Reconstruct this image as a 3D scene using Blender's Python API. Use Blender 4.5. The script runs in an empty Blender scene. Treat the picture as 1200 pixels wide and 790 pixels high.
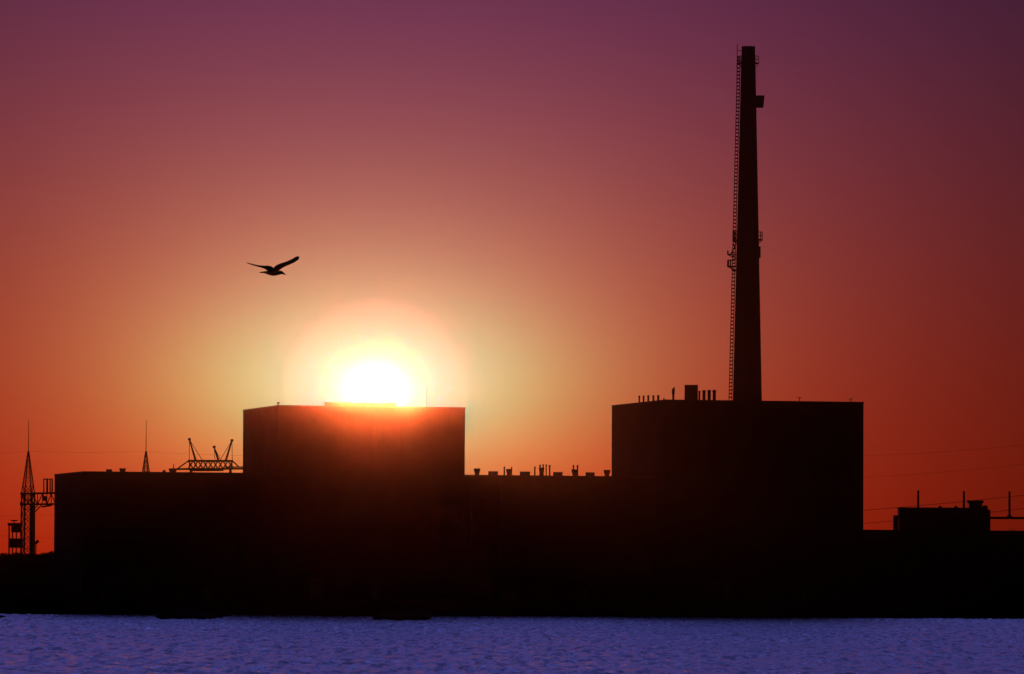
import bpy, bmesh, math, random
from mathutils import Vector, Matrix, noise
random.seed(11)
R = math.radians
scene = bpy.context.scene
col = scene.collection

# ------------------------------------------------------------------ camera
F = 200 / 36 * 1200                      # focal length in photo pixels
CAMZ = 8.0
PITCH = math.atan((675 - 395) / F)
ROLL = R(0.27)
cam_d = bpy.data.cameras.new('camera')
cam_d.lens = 200; cam_d.sensor_width = 36; cam_d.clip_start = 1; cam_d.clip_end = 20000
cam = bpy.data.objects.new('camera', cam_d); col.objects.link(cam)
CM = Matrix.Translation((0, 0, CAMZ)) @ Matrix.Rotation(R(90) + PITCH, 4, 'X') @ Matrix.Rotation(ROLL, 4, 'Z')
cam.matrix_world = CM
scene.camera = cam
CMI = CM.inverted()

def at(px, py, Y):
    """world point seen at photo pixel (px,py) at distance Y"""
    d = CM.to_3x3() @ Vector(((px - 600) / F, (395 - py) / F, -1))
    t = Y / d.y
    return Vector((0, 0, CAMZ)) + d * t

def proj(p):
    q = CMI @ Vector(p)
    return (600 + F * q.x / -q.z, 395 - F * q.y / -q.z)

def xat(px, z, Y):
    """x for which a point at height z and distance Y shows at photo column px"""
    x = (px - 600) / F * Y
    for _ in range(4):
        x += (px - proj((x, Y, z))[0]) / F * Y
    return x

SUN_AZ = math.atan((440 - 600) / F)       # left of the view axis
sp = CM.to_3x3() @ Vector(((440 - 600) / F, (395 - 463.5) / F, -1)); sp.normalize()
SUN = sp
SUN_EL = math.asin(SUN.z)
SUN_AZ = math.atan2(SUN.x, SUN.y)

# ------------------------------------------------------------------ helpers
def tag(o, label=None, cat=None, group=None, kind=None):
    if label: o['label'] = label
    if cat: o['category'] = cat
    if group: o['group'] = group
    if kind: o['kind'] = kind
    return o

def empty(name, loc, rz=0.0):
    o = bpy.data.objects.new(name, None); col.objects.link(o)
    o.empty_display_size = 1
    o.location = loc; o.rotation_euler = (0, 0, rz)
    return o

class MB:
    def __init__(self): self.bm = bmesh.new()
    def box(self, x0, x1, y0, y1, z0, z1, taper=0.0, skip_top=False):
        cx, cy = (x0 + x1) / 2, (y0 + y1) / 2
        def s(x, c): return c + (x - c) * (1 + taper)
        v = [self.bm.verts.new(p) for p in
             ((x0, y0, z0), (x1, y0, z0), (x1, y1, z0), (x0, y1, z0),
              (s(x0, cx), s(y0, cy), z1), (s(x1, cx), s(y0, cy), z1), (s(x1, cx), s(y1, cy), z1), (s(x0, cx), s(y1, cy), z1))]
        fs = [(0, 3, 2, 1), (0, 1, 5, 4), (1, 2, 6, 5), (2, 3, 7, 6), (3, 0, 4, 7)]
        if not skip_top: fs.append((4, 5, 6, 7))
        for f in fs: self.bm.faces.new([v[i] for i in f])
        return self
    def tube(self, p, q, r, r2=None, n=6, caps=True):
        p = Vector(p); q = Vector(q); r2 = r if r2 is None else r2
        d = (q - p)
        if d.length < 1e-6: return self
        d.normalize()
        a = d.cross(Vector((0, 0, 1)))
        if a.length < 1e-3: a = Vector((1, 0, 0))
        a.normalize(); b = d.cross(a)
        r0 = []; r1 = []
        for i in range(n):
            t = 2 * math.pi * i / n
            o = a * math.cos(t) + b * math.sin(t)
            r0.append(self.bm.verts.new(p + o * r)); r1.append(self.bm.verts.new(q + o * r2))
        for i in range(n):
            j = (i + 1) % n
            self.bm.faces.new((r0[i], r1[i], r1[j], r0[j]))
        if caps:
            self.bm.faces.new(r0); self.bm.faces.new(r1[::-1])
        return self
    def lathe(self, prof, n=24, cx=0, cy=0):
        rings = []
        for r, z in prof:
            rings.append([self.bm.verts.new((cx + r * math.cos(2 * math.pi * i / n), cy + r * math.sin(2 * math.pi * i / n), z)) for i in range(n)])
        for a, b in zip(rings, rings[1:]):
            for i in range(n):
                j = (i + 1) % n
                self.bm.faces.new((a[i], a[j], b[j], b[i]))
        self.bm.faces.new(rings[0][::-1]); self.bm.faces.new(rings[-1])
        return self
    def ring(self, r0, r1, z0, z1, n=32, cx=0, cy=0):
        L = []
        for r, z in ((r0, z0), (r1, z0), (r1, z1), (r0, z1)):
            L.append([self.bm.verts.new((cx + r * math.cos(2 * math.pi * i / n), cy + r * math.sin(2 * math.pi * i / n), z)) for i in range(n)])
        for k in range(4):
            a, b = L[k], L[(k + 1) % 4]
            for i in range(n):
                j = (i + 1) % n
                self.bm.faces.new((a[i], a[j], b[j], b[i]))
        return self
    def build(self, name, mat, parent=None, smooth=False):
        bmesh.ops.recalc_face_normals(self.bm, faces=self.bm.faces)
        me = bpy.data.meshes.new(name); self.bm.to_mesh(me); self.bm.free()
        me.materials.append(mat)
        if smooth:
            for p in me.polygons: p.use_smooth = True
        o = bpy.data.objects.new(name, me); col.objects.link(o)
        if parent: o.parent = parent
        return o

# ------------------------------------------------------------------ materials
def mat(name, base, rough=0.8, metal=0.0, var=0.25, scale=0.6, bump=0.0, spec=0.3, stretch=(1, 1, 1)):
    m = bpy.data.materials.new(name); m.use_nodes = True
    nt = m.node_tree; N = nt.nodes; L = nt.links
    b = N['Principled BSDF']
    b.inputs['Roughness'].default_value = rough; b.inputs['Metallic'].default_value = metal
    b.inputs['Specular IOR Level'].default_value = spec
    tc = N.new('ShaderNodeTexCoord'); mp = N.new('ShaderNodeMapping'); mp.inputs['Scale'].default_value = stretch
    L.new(tc.outputs['Object'], mp.inputs['Vector'])
    nz = N.new('ShaderNodeTexNoise'); nz.inputs['Scale'].default_value = scale; nz.inputs['Detail'].default_value = 6
    L.new(mp.outputs[0], nz.inputs['Vector'])
    cr = N.new('ShaderNodeValToRGB')
    cr.color_ramp.elements[0].position = .3; cr.color_ramp.elements[1].position = .7
    cr.color_ramp.elements[0].color = tuple(c * (1 - var) for c in base) + (1,)
    cr.color_ramp.elements[1].color = tuple(c * (1 + var) for c in base) + (1,)
    L.new(nz.outputs['Fac'], cr.inputs[0]); L.new(cr.outputs[0], b.inputs['Base Color'])
    if bump:
        bp = N.new('ShaderNodeBump'); bp.inputs['Strength'].default_value = bump; bp.inputs['Distance'].default_value = .1
        L.new(nz.outputs['Fac'], bp.inputs['Height']); L.new(bp.outputs[0], b.inputs['Normal'])
    return m

def cladding_mat(name, base):
    """dark corrugated sheet cladding with panel joints"""
    m = mat(name, base, rough=.85, var=.3, scale=.15, spec=.04)
    nt = m.node_tree; N = nt.nodes; L = nt.links; b = N['Principled BSDF']
    tc = N.new('ShaderNodeTexCoord')
    w = N.new('ShaderNodeTexWave'); w.wave_type = 'BANDS'; w.bands_direction = 'X'; w.inputs['Scale'].default_value = 1.0
    L.new(tc.outputs['Object'], w.inputs['Vector'])
    bp = N.new('ShaderNodeBump'); bp.inputs['Strength'].default_value = .3; bp.inputs['Distance'].default_value = .05
    L.new(w.outputs['Fac'], bp.inputs['Height']); L.new(bp.outputs[0], b.inputs['Normal'])
    return m

M = {}
M['clad'] = cladding_mat('dark_cladding', (.026, .025, .025))
M['conc'] = mat('weathered_concrete', (.05, .048, .046), .9, var=.3, scale=.3, spec=.1)
M['roof'] = mat('roof_felt', (.03, .03, .03), .9, spec=.1)
M['steel'] = mat('galvanised_steel', (.06, .06, .06), .6, metal=.3, scale=2)
M['dark'] = mat('dark_painted_metal', (.03, .03, .032), .6, metal=.1, scale=2)
M['soil'] = mat('soil_and_turf', (.04, .042, .03), 1, var=.4, scale=.08, spec=0)
M['rock'] = mat('shore_rock', (.06, .058, .055), .9, var=.4, scale=1.2, bump=.6, spec=.1)
M['leaf'] = mat('foliage', (.04, .055, .025), .8, var=.4, scale=1.5, spec=.1)
M['bark'] = mat('bark', (.05, .04, .03), .9, spec=.1)
M['cable'] = mat('cable', (.03, .03, .03), .7)
M['chim'] = mat('chimney_concrete', (.035, .034, .033), .9, var=.25, scale=.25, stretch=(1, 1, .15), spec=.1)
M['gull'] = mat('gull_feathers', (.06, .055, .055), .9, var=.3, scale=8, spec=.05)
M['door'] = mat('door_paint', (.05, .055, .06), .6)

# water
def water_mat():
    m = bpy.data.materials.new('sea_water'); m.use_nodes = True
    nt = m.node_tree; N = nt.nodes; L = nt.links; b = N['Principled BSDF']
    b.inputs['Base Color'].default_value = (.006, .008, .022, 1)
    b.inputs['IOR'].default_value = 1.33
    b.inputs['Roughness'].default_value = .2
    tc = N.new('ShaderNodeTexCoord')
    def nz(sx, sy, scale, det, rough=.6):
        mp = N.new('ShaderNodeMapping'); mp.inputs['Scale'].default_value = (sx, sy, 1)
        L.new(tc.outputs['Object'], mp.inputs['Vector'])
        n = N.new('ShaderNodeTexNoise'); n.inputs['Scale'].default_value = scale; n.inputs['Detail'].default_value = det
        n.inputs['Roughness'].default_value = rough
        L.new(mp.outputs[0], n.inputs['Vector']); return n
    def bump(n, dist, prev=None):
        bp = N.new('ShaderNodeBump'); bp.inputs['Strength'].default_value = 1; bp.inputs['Distance'].default_value = dist
        L.new(n.outputs['Fac'], bp.inputs['Height'])
        if prev: L.new(prev.outputs[0], bp.inputs['Normal'])
        return bp
    a = bump(nz(1, .3, 1.6, 4), WB[0])
    c = bump(nz(1, .10, .22, 4), WB[1], a)
    L.new(c.outputs[0], b.inputs['Normal'])
    def ramp(n, lo, hi, a0, a1):
        r = N.new('ShaderNodeMapRange'); r.inputs['From Min'].default_value = lo; r.inputs['From Max'].default_value = hi
        r.inputs['To Min'].default_value = a0; r.inputs['To Max'].default_value = a1
        L.new(n.outputs['Fac'], r.inputs['Value']); return r.outputs[0]
    ad = N.new('ShaderNodeMath'); ad.operation = 'ADD'
    L.new(ramp(nz(1, .11, .75, 3), .38, .62, .10, .36), ad.inputs[0])     # cat's paws: ruffled and slick water
    L.new(ramp(nz(.03, .22, 1.0, 3), .42, .62, .06, -.02), ad.inputs[1])
    L.new(ad.outputs[0], b.inputs['Roughness'])
    return m
WB = (.5, .5)
M['water'] = water_mat()

# ------------------------------------------------------------------ setting
SHY = 1123.0                              # waterline distance
GZ = 3.0
def sheet(name, mat_, x0, x1, y0, y1, z, nx=1, ny=1, zf=None):
    bm = bmesh.new(); g = []
    for j in range(ny + 1):
        g.append([bm.verts.new((x0 + (x1 - x0) * i / nx, y0 + (y1 - y0) * j / ny, z)) for i in range(nx + 1)])
    for j in range(ny):
        for i in range(nx): bm.faces.new((g[j][i], g[j][i + 1], g[j + 1][i + 1], g[j + 1][i]))
    if zf:
        for v in bm.verts: v.co.z = zf(v.co.x, v.co.y)
    me = bpy.data.meshes.new(name); bm.to_mesh(me); bm.free(); me.materials.append(mat_)
    o = bpy.data.objects.new(name, me); col.objects.link(o); o['kind'] = 'structure'
    return o
def wave(x, y):
    fx = max(0, min(1, (x + 150) / 15, (145 - x) / 15)); fy = max(0, min(1, (y - 430) / 20, (1132 - y) / 25))
    if fx <= 0 or fy <= 0: return 0.0
    n = (.22 * noise.noise(Vector((x / 2.6, y / 9.0, 1))) + .38 * noise.noise(Vector((x / 1.15 + y * .03, y / 4.6, 5)))
         + .17 * noise.noise(Vector((x / .8, y / 2.6, 9))))
    g = .75 + .5 * noise.noise(Vector((x / 60.0, y / 45.0, 20)))
    return n * g * min(fx, fy)
wx = [-1500, -900, -400, -200] + [-150 + i * .45 for i in range(int(295 / .45) + 1)] + [200, 400, 900, 1500]
wy = [-300, -50, 150, 300, 400] + [430 + i * 1.3 for i in range(int(702 / 1.3) + 1)] + [1135]
vs = []; fc = []; nx = len(wx)
for y in wy:
    for x in wx: vs.append((x, y, wave(x, y)))
for j in range(len(wy) - 1):
    for i in range(nx - 1): fc.append((j * nx + i, j * nx + i + 1, (j + 1) * nx + i + 1, (j + 1) * nx + i))
me = bpy.data.meshes.new('water'); me.from_pydata(vs, [], fc); me.materials.append(M['water'])
for p in me.polygons: p.use_smooth = True
wo_ = bpy.data.objects.new('water', me); col.objects.link(wo_); wo_['kind'] = 'structure'

def ground_z(x, y):
    n = noise.noise(Vector((x * .12, y * .12, 0))) + .5 * noise.noise(Vector((x * .4, y * .4, 3)))
    t = min(max((y - (SHY + n * .35)) / 9.0, -0.4), 1)
    z = t * GZ if t < 0 else (t * t * (3 - 2 * t)) * GZ + .25 * n * (1 if t < 1 else 0)
    return z if t < 1 else GZ
bm = bmesh.new()
ys = [1117, 1120, 1121.5, 1122.5, 1123, 1123.5, 1124.5, 1126, 1128, 1130, 1132, 1134, 1200, 1350, 1500]
xs = [-1500, -800, -400] + [-200 + i * .8 for i in range(int(400 / .8) + 1)] + [400, 800, 1500]
rows = [[bm.verts.new((x, y, ground_z(x, y))) for x in xs] for y in ys]
for a, b in zip(rows, rows[1:]):
    for i in range(len(xs) - 1): bm.faces.new((a[i], a[i + 1], b[i + 1], b[i]))
me = bpy.data.meshes.new('ground'); bm.to_mesh(me); bm.free(); me.materials.append(M['soil'])
go = bpy.data.objects.new('ground', me); col.objects.link(go); go['kind'] = 'structure'

# earth banks closing the view behind the plant
def bank(name, x0, x1, yc, w, h, amp, seed):
    def zf(x, y):
        t = max(0.0, 1 - abs(y - yc) / w); s = min(1, t * 2.2)
        ex = min(1, (x - x0) / 25, (x1 - x) / 25); ex = max(0, ex)
        return 2.9 + (h - 2.9) * s * ex + amp * s * ex * noise.noise(Vector((x * .09, y * .05, seed)))
    return sheet(name, M['soil'], x0, x1, yc - w, yc + w, 3, int((x1 - x0) / 2.5), 14, zf)
bank('bank', -330, -62, 1222, 22, 11.6, .5, 3)
bank('terrain', -900, 900, 1420, 50, 11.0, .6, 9)

# ------------------------------------------------------------------ buildings
PHI = R(14)
CP, SP = math.cos(PHI), math.sin(PHI)
FRONT_X0, FRONT_Y0 = at(325, 474.5, 1165).x, 1165.0
def solve_len(P, d, px_target, hi=400):
    lo = 0.0
    up = proj(P + d * 1)[0] > proj(P)[0]
    for _ in range(50):
        m = (lo + hi) / 2
        p = proj(P + d * m)[0]
        if (p < px_target) == up: lo = m
        else: hi = m
    return lo
DX = Vector((CP, SP, 0)); DY = Vector((-SP, CP, 0))

def building(name, label, pxc, pyr, Y, pxl, pxr, mat_, depth=None, cat='building', doors=(), base=GZ, rib=6.0):
    P = at(pxc, pyr, Y)
    top = P.z
    w = solve_len(P, DX, pxr)
    d = depth if depth else solve_len(P, DY, pxl)
    o = empty(name, (P.x, P.y, base), PHI)
    tag(o, label, cat)
    H = top - base
    m = MB()
    m.box(0, w, 0, d, -.15, H - .25, skip_top=True)
    n = max(2, int(w / rib))
    for i in range(n + 1):                       # pilasters standing 0.12 m proud of the front
        x = w * i / n
        if i in (0, n): continue
        m.box(x - .2, x + .2, -.12, -.002, 0, H - .3)
    m.build('wall', mat_, o)
    MB().box(.4, w - .4, .4, d - .4, H - 1.2, H - .95).build('roof', M['roof'], o)
    p = MB()
    p.box(-.06, w + .06, -.18, .38, H - .25, H); p.box(-.06, w + .06, d - .38, d + .06, H - .25, H)
    p.box(-.06, .38, .38, d - .38, H - .25, H); p.box(w - .38, w + .06, .38, d - .38, H - .25, H)
    p.build('parapet', M['dark'], o)
    for (dx, dw, dh) in doors:
        dm = MB(); dm.box(dx, dx + dw, -.09, -.004, 0.02, dh)
        dd = dm.build('door', M['door'], o)
        MB().box(dx + dw - .3, dx + dw - .2, -.16, -.092, 1.0, 1.2).build('handle', M['steel'], dd)
    return o, P, w, d, top

bA, PA, wA, dA, tA = building('reactor_building', 'tall windowless block with the setting sun resting on its roof edge', 325, 474.8, 1165, 285, 545, M['clad'], cat='reactor building', doors=((6, 4, 4.5), (20, 1.2, 2.2)))
XB = at(780, 468.5, 1184).x
bB, PB, wB, dB, tB = building('reactor_building', 'tall windowless block right of centre, in front of the tall chimney', 780, 468.2, 1184, 717, 1012, M['clad'], cat='reactor building', doors=((10, 4, 4.5), (30, 1.2, 2.2)))
bL, PL, wL, dL, tL = building('turbine_hall', 'long lower hall at far left, behind it a lattice mast and gantry', 98, 552.3, 1155, 64, 335, M['clad'], cat='hall', doors=((4, 4, 4.5), (25, 1.2, 2.2)))
bM_, PM, wM, dM, tM = building('turbine_hall', 'lower hall joining the two tall blocks, roof lined with small vents and pipes', 520, 556.2, 1179, 500, 790, M['clad'], depth=20, cat='hall', doors=((12, 4, 4.5), (30, 1.2, 2.2)))
bR, PR, wR, dR, tR = building('service_building', 'lowest flat roofed building at the right edge of the picture', 990, 620.6, 1205, 900, 1330, M['conc'], depth=16, cat='building', doors=((30, 3, 3.5),))
# raised plant room on the roof of the left block
def roofbox(name, label, cat, px0, px1, py, Y, z0, mat_, depth=6.0, lid=.15):
    a = at(px0, py, Y); b = at(px1, py, Y)
    o = empty(name, (a.x, Y, z0), 0); tag(o, label, cat)
    w = b.x - a.x; H = a.z - z0
    MB().box(.05, w - .05, .05, depth - .05, -.02, H - lid).build('wall', M['clad'], o)
    MB().box(0, w, 0, depth, H - lid, H).build('roof', M['dark'], o)
    return o
roofbox('plant_room', 'low raised box on the roof edge just left of the sun', 'plant room', 380, 464, 471.3, 1172.5, tA - 1.0, M['clad'], depth=8)

# ------------------------------------------------------------------ things on roofs
def base_empty(name, px, z, Y, label, cat, group=None, rz=0):
    o = empty(name, (xat(px, z, Y), Y, z), rz); tag(o, label, cat, group); return o
def height(px, py, Y, z): return at(px, py, Y).z - z
def mpx(Y): return Y / F

def ventilator(px0, px1, py, Y, z, label, group='roof ventilators'):
    w = (px1 - px0) * mpx(Y); H = height((px0 + px1) / 2, py, Y, z)
    o = base_empty('roof_ventilator', (px0 + px1) / 2, z, Y, label, 'ventilator', group)
    MB().box(-w * .34, w * .34, -w * .34, w * .34, -.02, H * .55).build('base', M['dark'], o)
    MB().box(-w * .36, w * .36, -w * .36, w * .36, H * .55, H * .8, taper=.35).build('hood', M['steel'], o)
    MB().box(-w * .5, w * .5, -w * .5, w * .5, H * .8, H).build('cap', M['dark'], o)
    return o
def skylight(px0, px1, py, Y, z, label, group='roof hatches'):
    w = (px1 - px0) * mpx(Y); H = height((px0 + px1) / 2, py, Y, z)
    o = base_empty('roof_hatch', (px0 + px1) / 2, z, Y, label, 'roof hatch', group)
    MB().box(-w * .47, w * .47, -.7, .7, -.02, H * .75).build('kerb', M['conc'], o)
    MB().box(-w * .5, w * .5, -.8, .8, H * .75, H, taper=-.04).build('lid', M['dark'], o)
    return o
def pipe(px, wpx, py, Y, z, label, group='roof vent pipes', name='vent_pipe', cat='vent pipe', slant=False):
    H = height(px, py, Y, z); r = wpx * mpx(Y) / 2
    o = base_empty(name, px, z, Y, label, cat, group)
    MB().lathe([(r * 1.3, -.02), (r * 1.3, .18), (r, .2), (r, H * .82), (r * .9, H * .86)], 14).build('pipe', M['steel'], o, True)
    if slant:
        m = MB(); m.lathe([(r * .9, H * .6), (r * 1.35, H * .66), (r * 1.35, H * .93), (r * 1.2, H)], 14)
        for v in m.bm.verts:
            if v.co.z > H * .9: v.co.z += v.co.x * .9 - .1
        m.build('cowl', M['dark'], o)
    else:
        MB().lathe([(r * .8, H * .84), (r * 1.15, H * .88), (r * 1.15, H * .97), (r * .7, H)], 14).build('cap', M['dark'], o, True)
    return o

YM = lambda px: PM.y + (xat(px, tM, PM.y + 5) - PM.x) * math.tan(PHI) + 3.0
zM = tM - .97
vl = ['flared ventilator nearest the left tall block on the middle hall roof', 'flared ventilator right of the lone thin pipe, second from the left on the middle roof',
      'flared ventilator inside the dense cluster of pipes on the middle roof', 'flared ventilator with two pipes rising from behind it, right half of the middle roof', 'flared ventilator tight against the right tall block on the middle roof']
for (a, b, y), l in zip([(555.3, 562.7, 549), (593, 599.4, 549.6), (631.5, 637.7, 548), (669.7, 677, 550.2), (707.5, 715, 550.8)], vl):
    ventilator(a, b, y, YM((a + b) / 2), zM, l)
hl = ['flat roof hatch between the first two ventilators of the middle roof', 'flat roof hatch just left of the dense pipe cluster on the middle roof', 'flat roof hatch just right of the dense pipe cluster on the middle roof', 'flat roof hatch next to the last ventilator before the right tall block']
for (a, b, y), l in zip([(572, 583.8, 552.4), (609, 621.3, 552.7), (648, 659.5, 553.3), (686, 697, 553.6)], hl):
    skylight(a, b, y, YM((a + b) / 2), zM, l)
pl = ['thin pipe standing left of the second ventilator, the leftmost pipe of the middle roof', 'thin pipe rising at the right edge of the second ventilator on the middle roof',
      'lone short pipe at the left end of the dense pipe cluster', 'pipe rising over the left side of the ventilator in the dense cluster', 'pipe rising over the right side of the ventilator in the dense cluster',
      'thin pipe in the dense cluster, next to the last pipe on its right', 'last pipe on the right of the dense pipe cluster', 'left one of the two pipes behind the ventilator nearest the right block but one', 'right one of the two pipes behind the ventilator nearest the right block but one']
for (p, w, y), l in zip([(591, 1.8, 546.8), (599.5, 1.5, 547.2), (626.7, 1.8, 546.8), (632.8, 1.7, 544.4), (636.5, 1.6, 544), (640, 1.4, 544), (644, 2, 545), (672, 1.8, 545), (676.8, 1.8, 545)], pl):
    pipe(p, w, y, YM(p) + 2.2, zM, l)

YL = lambda px: PL.y + (xat(px, tL, PL.y + 5) - PL.x) * math.tan(PHI) + 3.0
zL = tL - .97
ventilator(124.6, 131.3, 550.1, YL(128), zL, 'small low ventilator, left one of the pair on the left hall roof')
ventilator(140, 147.2, 548.9, YL(143), zL, 'small low ventilator, right one of the pair on the left hall roof')
ventilator(198, 207, 549, YL(203), zL, 'wide ventilator with a short rod, next to the lattice gantry')
r_ = base_empty('roof_rod', 203.4, zL, YL(203.4) + 1.6, 'short thin rod rising above the wide ventilator by the gantry', 'rod')
MB().tube((0, 0, 0), (0, 0, height(203.4, 544, YL(203.4) + 1.6, zL)), .13, .08).build('rod', M['steel'], r_)
MB().box(-.3, .3, -.3, .3, -.02, .15).build('base_plate', M['dark'], r_)
ventilator(190.5, 194, 551, YL(192), zL, 'tiny low vent just left of the wide ventilator')

# left tall block: aerial and small lamp bracket
YA = lambda px: PA.y + (xat(px, tA, PA.y + 5) - PA.x) * math.tan(PHI) + 2.0
def rod(px, py, Y, z, label, r=.07, cat='aerial'):
    o = base_empty('aerial', px, z, Y, label, cat)
    MB().tube((0, 0, 0), (0, 0, height(px, py, Y, z)), r, r * .6).build('rod', M['steel'], o)
    MB().box(-.25, .25, -.25, .25, -.02, .12).build('base_plate', M['dark'], o)
rod(499.5, 452, YA(499), tA - .97, 'very thin aerial on the roof edge just right of the sun')
o_ = base_empty('roof_lamp', 326, tA - .97, PA.y + 1.2, 'tiny lamp on the roof corner of the block with the sun', 'lamp')
MB().tube((0, 0, 0), (0, 0, 1.3), .08).build('pole', M['steel'], o_)
MB().box(-.28, .28, -.2, .2, 1.3, 1.62).build('housing', M['dark'], o_)

# right tall block roof
zB = tB - .97
def YBs(px): return 1184 + (780 - px) * mpx(1184) / math.tan(PHI)
words = ['first', 'second', 'third', 'fourth', 'fifth']
for (a, b, y), w_ in zip([(748, 750.3, 463.6), (752.9, 755.4, 463.6), (758.3, 761, 463.2), (764.3, 767, 463.2), (769.7, 773, 463.2)], words):
    Y = YBs((a + b) / 2)
    # stand just inside the left parapet
    pipe((a + b) / 2, (b - a) * .85, y, Y + 1.5, zB, '%s from the left of five stubby pipes on the right tall block' % w_, 'row of five stubby pipes')
pipe(789, 2.6, 454, 1192, zB, 'single pipe with a slanted cowl between the five stubby pipes and the box', None, slant=True)
rb = roofbox('stair_head', 'square box rising from the roof between slanted cowl and chimney', 'stair head', 802.4, 818.2, 451, 1196, zB, M['clad'], depth=3)
rb2 = roofbox('duct_box', 'narrow low box fixed against the right side of the square roof box', 'duct', 818.5, 821, 458, 1196.5, zB, M['clad'], depth=2)
for (a, b, y), w_ in zip([(823, 826.9, 457.2), (829, 833, 457), (835, 839, 457)], ['left', 'middle', 'right']):
    pipe((a + b) / 2, (b - a) * .95, y, 1197.5, zB, '%s one of three thick pipes beside the square roof box' % w_, 'three thick roof pipes')
pipe(778, 1.6, 466.4, 1190, zB, 'tiny stub just right of the five stubby pipes', None)
for px, py, w_ in ((937, 465.5, 'small T shaped aerial on the roof right of the chimney'), (997, 467, 'tiny aerial near the right end of the tall block roof')):
    Y = PB.y + (xat(px, tB, 1225) - PB.x) * math.tan(PHI) + 1.5
    o = base_empty('aerial', px, zB, Y, w_, 'aerial')
    h = height(px, py, Y, zB)
    MB().tube((0, 0, 0), (0, 0, h), .09, .07).build('rod', M['steel'], o)
    MB().tube((-.5, 0, h - .12), (.5, 0, h - .05), .06).build('crossbar', M['steel'], o)

# ------------------------------------------------------------------ chimney
YC = 1222.0
def cwid(py):                              # left / right edge columns at a row
    t = (py - 56) / (467 - 56)
    l = 869.3 + (858.0 - 869.3) * t; r = 885.4 + (892.0 - 885.4) * t
    return l, r
ch_top = at(877, 56, YC).z
mx = xat(876, 60, YC)
ch = empty('chimney', (mx, YC, GZ)); tag(ch, 'very tall tapering chimney rising behind the right block', 'chimney')
prof = []
for k in range(0, 25):
    z = ch_top * k / 24
    zz = max(z, GZ)
    py = proj((mx, YC, zz))[1]
    l, r = cwid(py)
    prof.append(((r - l) / 2 * mpx(YC), zz - GZ))
prof = prof[1:] if prof[0] == prof[1] else prof
H = ch_top - GZ
prof[0] = (prof[0][0], -.1)
def crad(z):                               # local radius at local height
    for (r0, z0), (r1, z1) in zip(prof, prof[1:]):
        if z0 <= z <= z1: return r0 + (r1 - r0) * (z - z0) / (z1 - z0)
    return prof[-1][0]
shaft = [(r, z) for r, z in prof if z < H - 1.6] + [(crad(H - 1.6), H - 1.6), (crad(H - 1.4) * .97, H - 1.4), (prof[-1][0] * .98, H - .02)]
MB().lathe(shaft, 40).build('shaft', M['chim'], ch, True)
MB().ring(prof[-1][0] * .62, prof[-1][0] * 1.0, H, H + .25).build('rim', M['dark'], ch)
def zrow(py): return at(870, py, YC).z - GZ
# caged ladder up the left side
lad = MB()
zl0, zl1 = zrow(468) - 30, zrow(66)
def lx(z, k): return -(crad(z) + k)
nseg = 26
for k in (.22, .82):
    for side in (-.28, .28):
        for i in range(nseg):
            a = zl0 + (zl1 - zl0) * i / nseg; b = zl0 + (zl1 - zl0) * (i + 1) / nseg
            if k > 1 or True: lad.tube((lx(a, k), side, a), (lx(b, k), side, b), .07, n=4)
z = zl0
while z < zl1:
    lad.tube((lx(z, .22), -.28, z), (lx(z, .22), .28, z), .04, n=4)
    lad.tube((lx(z, .22), -.28, z), (lx(z, .82), -.28, z), .13, n=4); lad.tube((lx(z, .22), .28, z), (lx(z, .82), .28, z), .13, n=4)
    lad.tube((lx(z, .82), -.28, z), (lx(z, .82), .28, z), .1, n=4)
    z += .78
z = zl0
while z < zl1:
    lad.tube((lx(z, .25), 0, z), (-crad(z) + .05, 0, z), .05, n=4); z += 3.2
lad.build('ladder', M['steel'], ch)
# platforms
def platform(py, py_top, side_len, a0, a1, k=0):
    zb = zrow(py); r = crad(zb); ht = zrow(py_top) - zb
    m = MB(); n = 14
    pts = [R(a0 + (a1 - a0) * i / n) for i in range(n + 1)]
    bm = m.bm
    L4 = []
    for (rr, dz) in ((r - .05, -.12), (r + side_len, -.12), (r + side_len, .05), (r - .05, .05)):
        L4.append([bm.verts.new((rr * math.cos(t), rr * math.sin(t), zb + dz)) for t in pts])
    for q in range(4):
        A, B = L4[q], L4[(q + 1) % 4]
        for i in range(n): bm.faces.new((A[i], A[i + 1], B[i + 1], B[i]))
    bm.faces.new([L4[q][0] for q in range(4)]); bm.faces.new([L4[q][-1] for q in range(4)][::-1])
    pf = m.build('platform', M['dark'], ch)
    rl = MB(); R1 = r + side_len - .06
    for i in range(n):
        for hh in (ht, ht * .55):
            rl.tube((R1 * math.cos(pts[i]), R1 * math.sin(pts[i]), zb + hh), (R1 * math.cos(pts[i + 1]), R1 * math.sin(pts[i + 1]), zb + hh), .05, n=4)
    for i in range(0, n + 1, 2):
        rl.tube((R1 * math.cos(pts[i]), R1 * math.sin(pts[i]), zb), (R1 * math.cos(pts[i]), R1 * math.sin(pts[i]), zb + ht), .055, n=4)
        rl.tube((R1 * math.cos(pts[i]), R1 * math.sin(pts[i]), zb - .1), ((r - .03) * math.cos(pts[i]), (r - .03) * math.sin(pts[i]), zb - 1.0), .055, n=4)
    rl.build('railing', M['steel'], pf)
    return pf
platform(74, 66, .75, 0, 360)
platform(281, 272, .85, -70, 70)
platform(281.5, 270.5, .95, 120, 240)
platform(298, 294, 2.0, 165, 195)
platform(312, 305.5, 1.95, 160, 200)
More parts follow.
